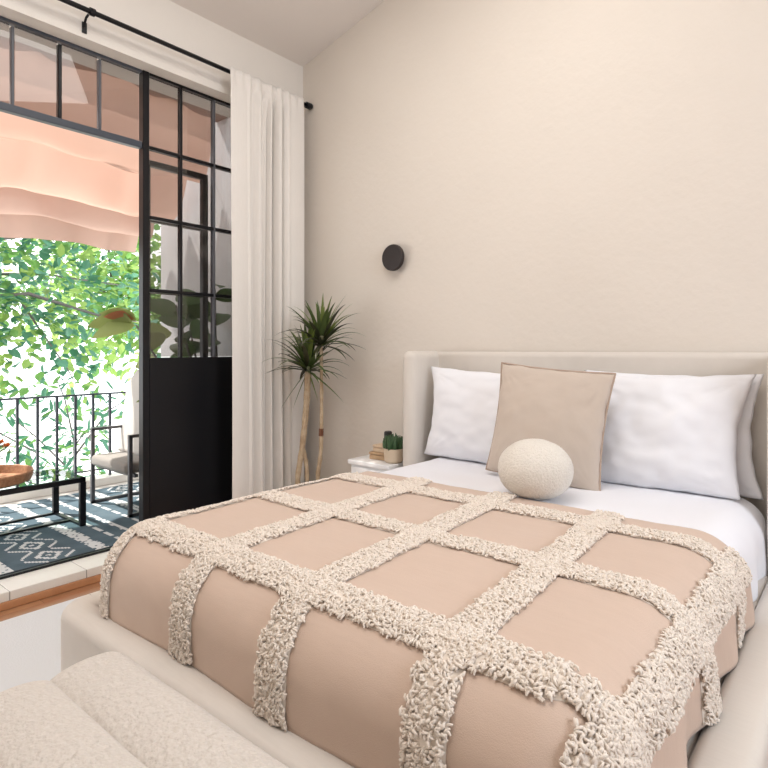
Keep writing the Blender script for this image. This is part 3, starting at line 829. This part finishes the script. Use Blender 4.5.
for pts in ([(-4.30, 2.17, .38), (-4.30, 2.19, .62), (-4.295, 2.23, .90), (-4.24, 2.25, .98)], [(-3.766, 2.17, .38), (-3.766, 2.19, .62), (-3.77, 2.23, .90), (-3.83, 2.25, .98)]):
    MB().tube(pts, .011, 8).build('back_frame', M['chair_steel'], ac, smooth=True)

# rubber plant behind the door glass
random.seed(5)
fx, fy = -3.54, 2.44
rp = empty('rubber_plant', (fx, fy, RZ0)); tag(rp, 'large leaved rubber plant behind the glazed door panel', 'potted plant')
smooth_by_angle(MB().lathe([(.09, 0), (.10, .01), (.125, .26), (.115, .26), (.11, .23), (.02, .23)], (fx, fy, RZ0), 32).build('pot', M['terracotta'], rp))
stems = [((fx-.01, fy-.03, 1.62), 10), ((fx-.10, fy-.28, 1.50), 9), ((fx-.22, fy-.50, 1.36), 8), ((fx-.22, fy-.10, 1.35), 8)]
stm = MB(); lv = MB()
def bigleaf(mb, p, d, L, W, mi, roll=None):
    d = d.normalized(); s = d.cross(Vector((0, 0, 1))).normalized()
    s = Matrix.Rotation(random.uniform(-1.2, 1.2) if roll is None else roll, 3, d) @ s; n = s.cross(d); N_ = 8; vs = []; fs = []
    for i in range(N_+1):
        t = i/N_; w_ = W*math.sin(PI*min(1, t**.8*.98+.02))**.75; c_ = p+d*L*t-Vector((0, 0, 1))*L*.25*t*t
        vs += [c_-s*w_+n*w_*.25, c_, c_+s*w_+n*w_*.25]
    for i in range(N_):
        a = i*3; fs += [(a, a+1, a+4, a+3), (a+1, a+2, a+5, a+4)]
    for k_ in range(len(vs)):
        v = vs[k_]; vs[k_] = Vector((min(v.x, -3.375), min(v.y, 2.645), v.z))
    mb.add(vs, fs, mi)
for (tp, n) in stems:
    base = Vector((fx, fy, .30)); tp = Vector(tp); mid = base.lerp(tp, .5)+Vector((-.03, .02, .05))
    pts = [base, base.lerp(mid, .6)+Vector((0, 0, .02)), mid, mid.lerp(tp, .5)+Vector((-.01, 0, .01)), tp]
    stm.tube(pts, [.012, .011, .010, .008, .005], 8)
    for k in range(n):
        t = .35+.65*k/(n-1); p = base.lerp(tp, t)+Vector((-.02, .01, .03))
        a = k*2.4+random.uniform(-.4, .4); el = random.uniform(.05, .8)
        dd = Vector((math.cos(a)*math.cos(el), math.sin(a)*math.cos(el), math.sin(el)))
        pale = tp.y < fy-.4
        bigleaf(lv, p, dd, random.uniform(.22, .30), random.uniform(.06, .085), (2 if random.random() < .15 else 1) if pale else 0)
bigleaf(lv, Vector((fx-.24, fy-.52, 1.38)), Vector((-.5, -.8, .12)), .27, .07, 1, 1.0)
bigleaf(lv, Vector((fx-.24, fy-.50, 1.36)), Vector((-.3, -.9, -.1)), .26, .065, 1, -.9)
bigleaf(lv, Vector((fx-.24, fy-.50, 1.40)), Vector((-.2, -.8, .25)), .20, .04, 2, 1.0)
stm.build('stem', M['tree_bark'], rp, smooth=True); lv.build('leaves', [M['ficusA'], M['ficusB'], M['ficusC']], rp, smooth=True)

# shade canopy: one cloth hung in swags over wires
cn = empty('shade_canopy', (-4.1, 1, 2.5)); tag(cn, 'peach shade cloth hung in swags above the balcony', 'canopy')
knots = [(-3.76, 2.96), (-3.77, 2.82), (-3.79, 2.64), (-3.83, 2.50), (-3.89, 2.45), (-3.95, 2.52), (-4.02, 2.66), (-4.06, 2.70), (-4.10, 2.56), (-4.18, 2.34), (-4.26, 2.24), (-4.34, 2.29), (-4.43, 2.45), (-4.50, 2.56), (-4.54, 2.44), (-4.60, 2.24), (-4.67, 2.16), (-4.73, 2.20), (-4.79, 2.28), (-4.84, 2.25), (-4.87, 2.14), (-4.90, 2.035)]
def cr(kn, s):
    i = min(int(s), len(kn)-2); t = s-i
    p0, p1, p2, p3 = [Vector((*kn[max(0, min(len(kn)-1, i+d_))], 0)) for d_ in (-1, 0, 1, 2)]
    q = .5*((2*p1)+(-p0+p2)*t+(2*p0-5*p1+4*p2-p3)*t*t+(-p0+3*p1-3*p2+p3)*t**3); return q.x, q.y
wires_x = (-4.06, -4.50)
def cfn(a, c, lo=0, hi=13):
    y_ = -1.3+(2.53+1.3)*c
    x_, z_ = cr(knots, lo+a*(hi-lo)*(1-1e-6))
    low = (2.7-z_)/.66                                     # hanging parts billow most
    hem = 1-.85*max(0, min(1, (-x_-4.62)/.15)); low = min(low, 1.0)
    z_ += hem*low*(.05*math.sin(y_*5.2+x_*3)+.03*nz(y_*2.2, x_*2, 1)-.03*abs(math.sin(y_*4.1+x_*2)))
    x_ += low*(.05*math.sin(y_*7.5+x_*9)+.05*nz(y_*3, x_*3, 8)+.022*math.sin(y_*19+3*nz(y_*2, x_, 2)))
    z_ += .012*abs(math.sin(y_*PI/.45))*(1-low)*-3
    return (x_, y_, z_+.012*(y_-1.5))
MB().grid(cfn, 90, 150).build('cloth', M['canopy'], cn, smooth=True)
MB().grid(lambda a, c: cfn(a, c, 13, 21), 60, 150).build('shaded_swag', M['shaded_swag'], cn, smooth=True)  # outer swag, its shade painted into the cloth colour
for wx in wires_x:
    MB().tube([(wx, -1.35, 2.72-(.12 if wx < -4.2 else 0)), (wx, 2.655, 2.74-(.12 if wx < -4.2 else 0))], .004, 6).build('wire', M['wire'], cn)
for wx, zz in ((-4.06, 2.67), (-4.50, 2.55)):
    for k in range(7):
        MB().lathe([(.014, 0), (.02, .004), (.014, .008)], (wx, 2.3-k*.45, zz), 14).build('grommet', M['wire'], cn)

# ------------------------------------------------------------------ trees beyond the railing
random.seed(77)
gd = MB().box(-40, -5.2, -30, 40, -3.3, -3.2)
struct(gd.build('ground', M['ground']), 'pale street far below the balcony', 'ground')
def tree(name, label, base, limbs, leafn, L, W, spread, mats=(0, 1, 2), dirz=-.35, seed=1):
    random.seed(seed)
    t = empty(name, base); tag(t, label, 'tree', 'trees beyond the railing')
    tb = MB(); lf = MB()
    for pts, r0 in limbs:
        P = [Vector(p) for p in pts]; n = len(P)
        tb.tube(P, [r0*(1-.75*i/(n-1)) for i in range(n)], 8)
    tot = [(P, i) for P, r0 in limbs[1:] for i in range(len(P)-1)]
    lens = [(Vector(P[i+1])-Vector(P[i])).length for P, i in tot]
    for k in range(leafn):
        P, i = random.choices(tot, lens)[0]
        s = random.random(); c_ = Vector(P[i]).lerp(Vector(P[i+1]), s)
        g_ = Vector((random.gauss(0, 1), random.gauss(0, 1), random.gauss(0, 1)))*spread
        p = c_+g_
        d_ = (g_.normalized()*.6+Vector((random.uniform(-1, 1), random.uniform(-1, 1), dirz+random.uniform(-.6, .6)))).normalized()
        up = Vector((random.uniform(-.6, 1), random.uniform(-.7, .7), 1)).normalized()
        leafblade(lf, p, d_, up, L*random.uniform(.7, 1.25), W*random.uniform(.7, 1.2), random.choice(mats), fold=.15)
    tb.build('trunk', M['tree_bark'], t, smooth=True)
    o = lf.build('foliage', [M['leafA'], M['leafB'], M['leafC']], t)
    return t
GZ = -3.2
tree('tree', 'tree with broad green leaves filling the view above the railing', (-6.5, .7, GZ), [
    ([(-6.5, .7, GZ), (-6.45, .72, -1), (-6.4, .8, 1.0), (-6.3, .9, 2.0), (-6.3, 1.0, 3.2)], .13),
    ([(-6.4, .8, 1.1), (-6.2, 1.5, 1.62), (-6.1, 2.1, 1.72), (-6.2, 2.8, 1.55), (-6.3, 3.3, 1.50)], .03),
    ([(-6.35, .85, 1.6), (-6.3, 1.6, 2.15), (-6.4, 2.3, 2.35), (-6.5, 3.1, 2.4)], .03),
    ([(-6.3, .9, 2.0), (-6.4, 1.7, 2.7), (-6.5, 2.6, 2.9), (-6.5, 3.4, 2.9)], .03),
    ([(-6.35, .9, 1.3), (-6.6, 1.6, 1.9), (-6.8, 2.5, 2.0), (-6.9, 3.6, 1.95)], .025),
    ([(-6.1, 2.0, 1.7), (-6.05, 2.2, 1.35), (-6.0, 2.4, 1.02), (-6.0, 2.5, .82)], .012),
    ([(-6.2, 1.5, 1.55), (-6.1, 1.75, 1.2), (-6.1, 1.85, 1.05)], .012),
], 2900, .115, .043, .21, (0, 1, 1, 2), seed=3)
tree('tree', 'hazier yellow-green tree crown farther behind the broad leaved tree', (-9.0, 5.6, GZ), [
    ([(-9, 5.6, GZ), (-9, 5.6, 0), (-9, 5.4, 2)], .14),
    ([(-9, 5.5, 1.2), (-8.9, 4.6, 1.9), (-8.8, 3.0, 2.4)], .02), ([(-9, 4.3, 1.6), (-9, 4.8, 2.4), (-9, 5.4, 2.6)], .03),
    ([(-9, 4.3, 1.9), (-9, 4.2, 2.8), (-9, 4.0, 3.6)], .03), ([(-9, 4.2, 1.5), (-9.2, 4.8, 1.8), (-9.2, 5.2, 1.7)], .03),
], 2800, .16, .06, .42, (0, 2, 2), seed=8)
tree('shrub', 'shrub with long lance leaves low behind the railing bars', (-6.3, 2.62, GZ), [
    ([(-6.3, 2.62, GZ), (-6.3, 2.62, -1), (-6.32, 2.6, .28)], .05),
    ([(-6.3, 2.6, -.1), (-6.2, 2.2, .35), (-6.1, 1.9, .62)], .012), ([(-6.3, 2.6, .1), (-6.2, 2.9, .55), (-6.2, 3.2, .7)], .012),
    ([(-6.3, 2.6, .2), (-6.3, 2.5, .7), (-6.3, 2.4, .95)], .012), ([(-6.3, 2.6, -.5), (-6.0, 2.2, -.1), (-5.9, 1.8, .1)], .012),
    ([(-6.3, 2.6, -.6), (-6.1, 2.9, -.2), (-6.0, 3.2, .1)], .012), ([(-6.2, 2.2, .2), (-6.1, 1.7, .55), (-6.0, 1.5, .75)], .01),
    ([(-6.3, 2.6, .1), (-5.9, 2.4, -.2), (-5.7, 2.3, -.3)], .012), ([(-6.3, 2.6, .2), (-6.0, 2.55, .35), (-5.8, 2.7, .45)], .01),
], 420, .17, .026, .13, (0, 1, 1), dirz=.1, seed=12)

# ------------------------------------------------------------------ light and camera
w = bpy.data.worlds.new('World'); SC.world = w; w.use_nodes = True
nt_ = w.node_tree; bg = nt_.nodes['Background']
bg.inputs['Color'].default_value = (0.96, 0.98, 1.0, 1); bg.inputs['Strength'].default_value = 3.0

def light(name, kind, loc, tgt, energy, col, size=1.0, size_y=None):
    d = bpy.data.lights.new(name, kind); d.energy = energy; d.color = col
    if kind == 'AREA':
        d.shape = 'RECTANGLE'; d.size = size; d.size_y = size_y or size
    if kind == 'SUN': d.angle = math.radians(size)
    o = bpy.data.objects.new(name, d); COL.objects.link(o); o.location = loc
    o.rotation_euler = (Vector(tgt)-Vector(loc)).to_track_quat('-Z', 'Y').to_euler()
    return o
light('sun', 'SUN', (-9, -1.5, 9), (-4.2, 1.2, 0.6), 9.0, (1.0, 0.95, 0.88), 1.0)
light('right_window_light', 'AREA', (2.2, 1.3, 1.8), (-.8, 1.7, .9), 85, (0.82, 0.90, 1.0), 1.8, 1.6)
light('overhead_fill', 'AREA', (-1.2, .9, 3.35), (-1.35, 1.15, 0.4), 56, (1.0, 0.97, 0.93), 2.2, 2.2)  # added soft fill under the ceiling, no fixture there

cam = bpy.data.cameras.new('Camera'); co_ = bpy.data.objects.new('Camera', cam); COL.objects.link(co_)
F = 584.93
cam.sensor_width = 36; cam.lens = F/768*36; cam.shift_y = -35/768
cam.clip_start = .02
co_.location = (0, 0, 1.2); co_.rotation_euler = (PI/2, 0, math.radians(39.722))
SC.camera = co_
SC.view_settings.view_transform = 'Standard'; SC.view_settings.look = 'None'
SC.view_settings.exposure = -0.08; SC.view_settings.gamma = 1.0; SC.view_settings.use_curve_mapping = False
SC.cycles.use_denoising = True
SC.cycles.max_bounces = 10; SC.cycles.transparent_max_bounces = 16
SC.cycles.sample_clamp_indirect = 6
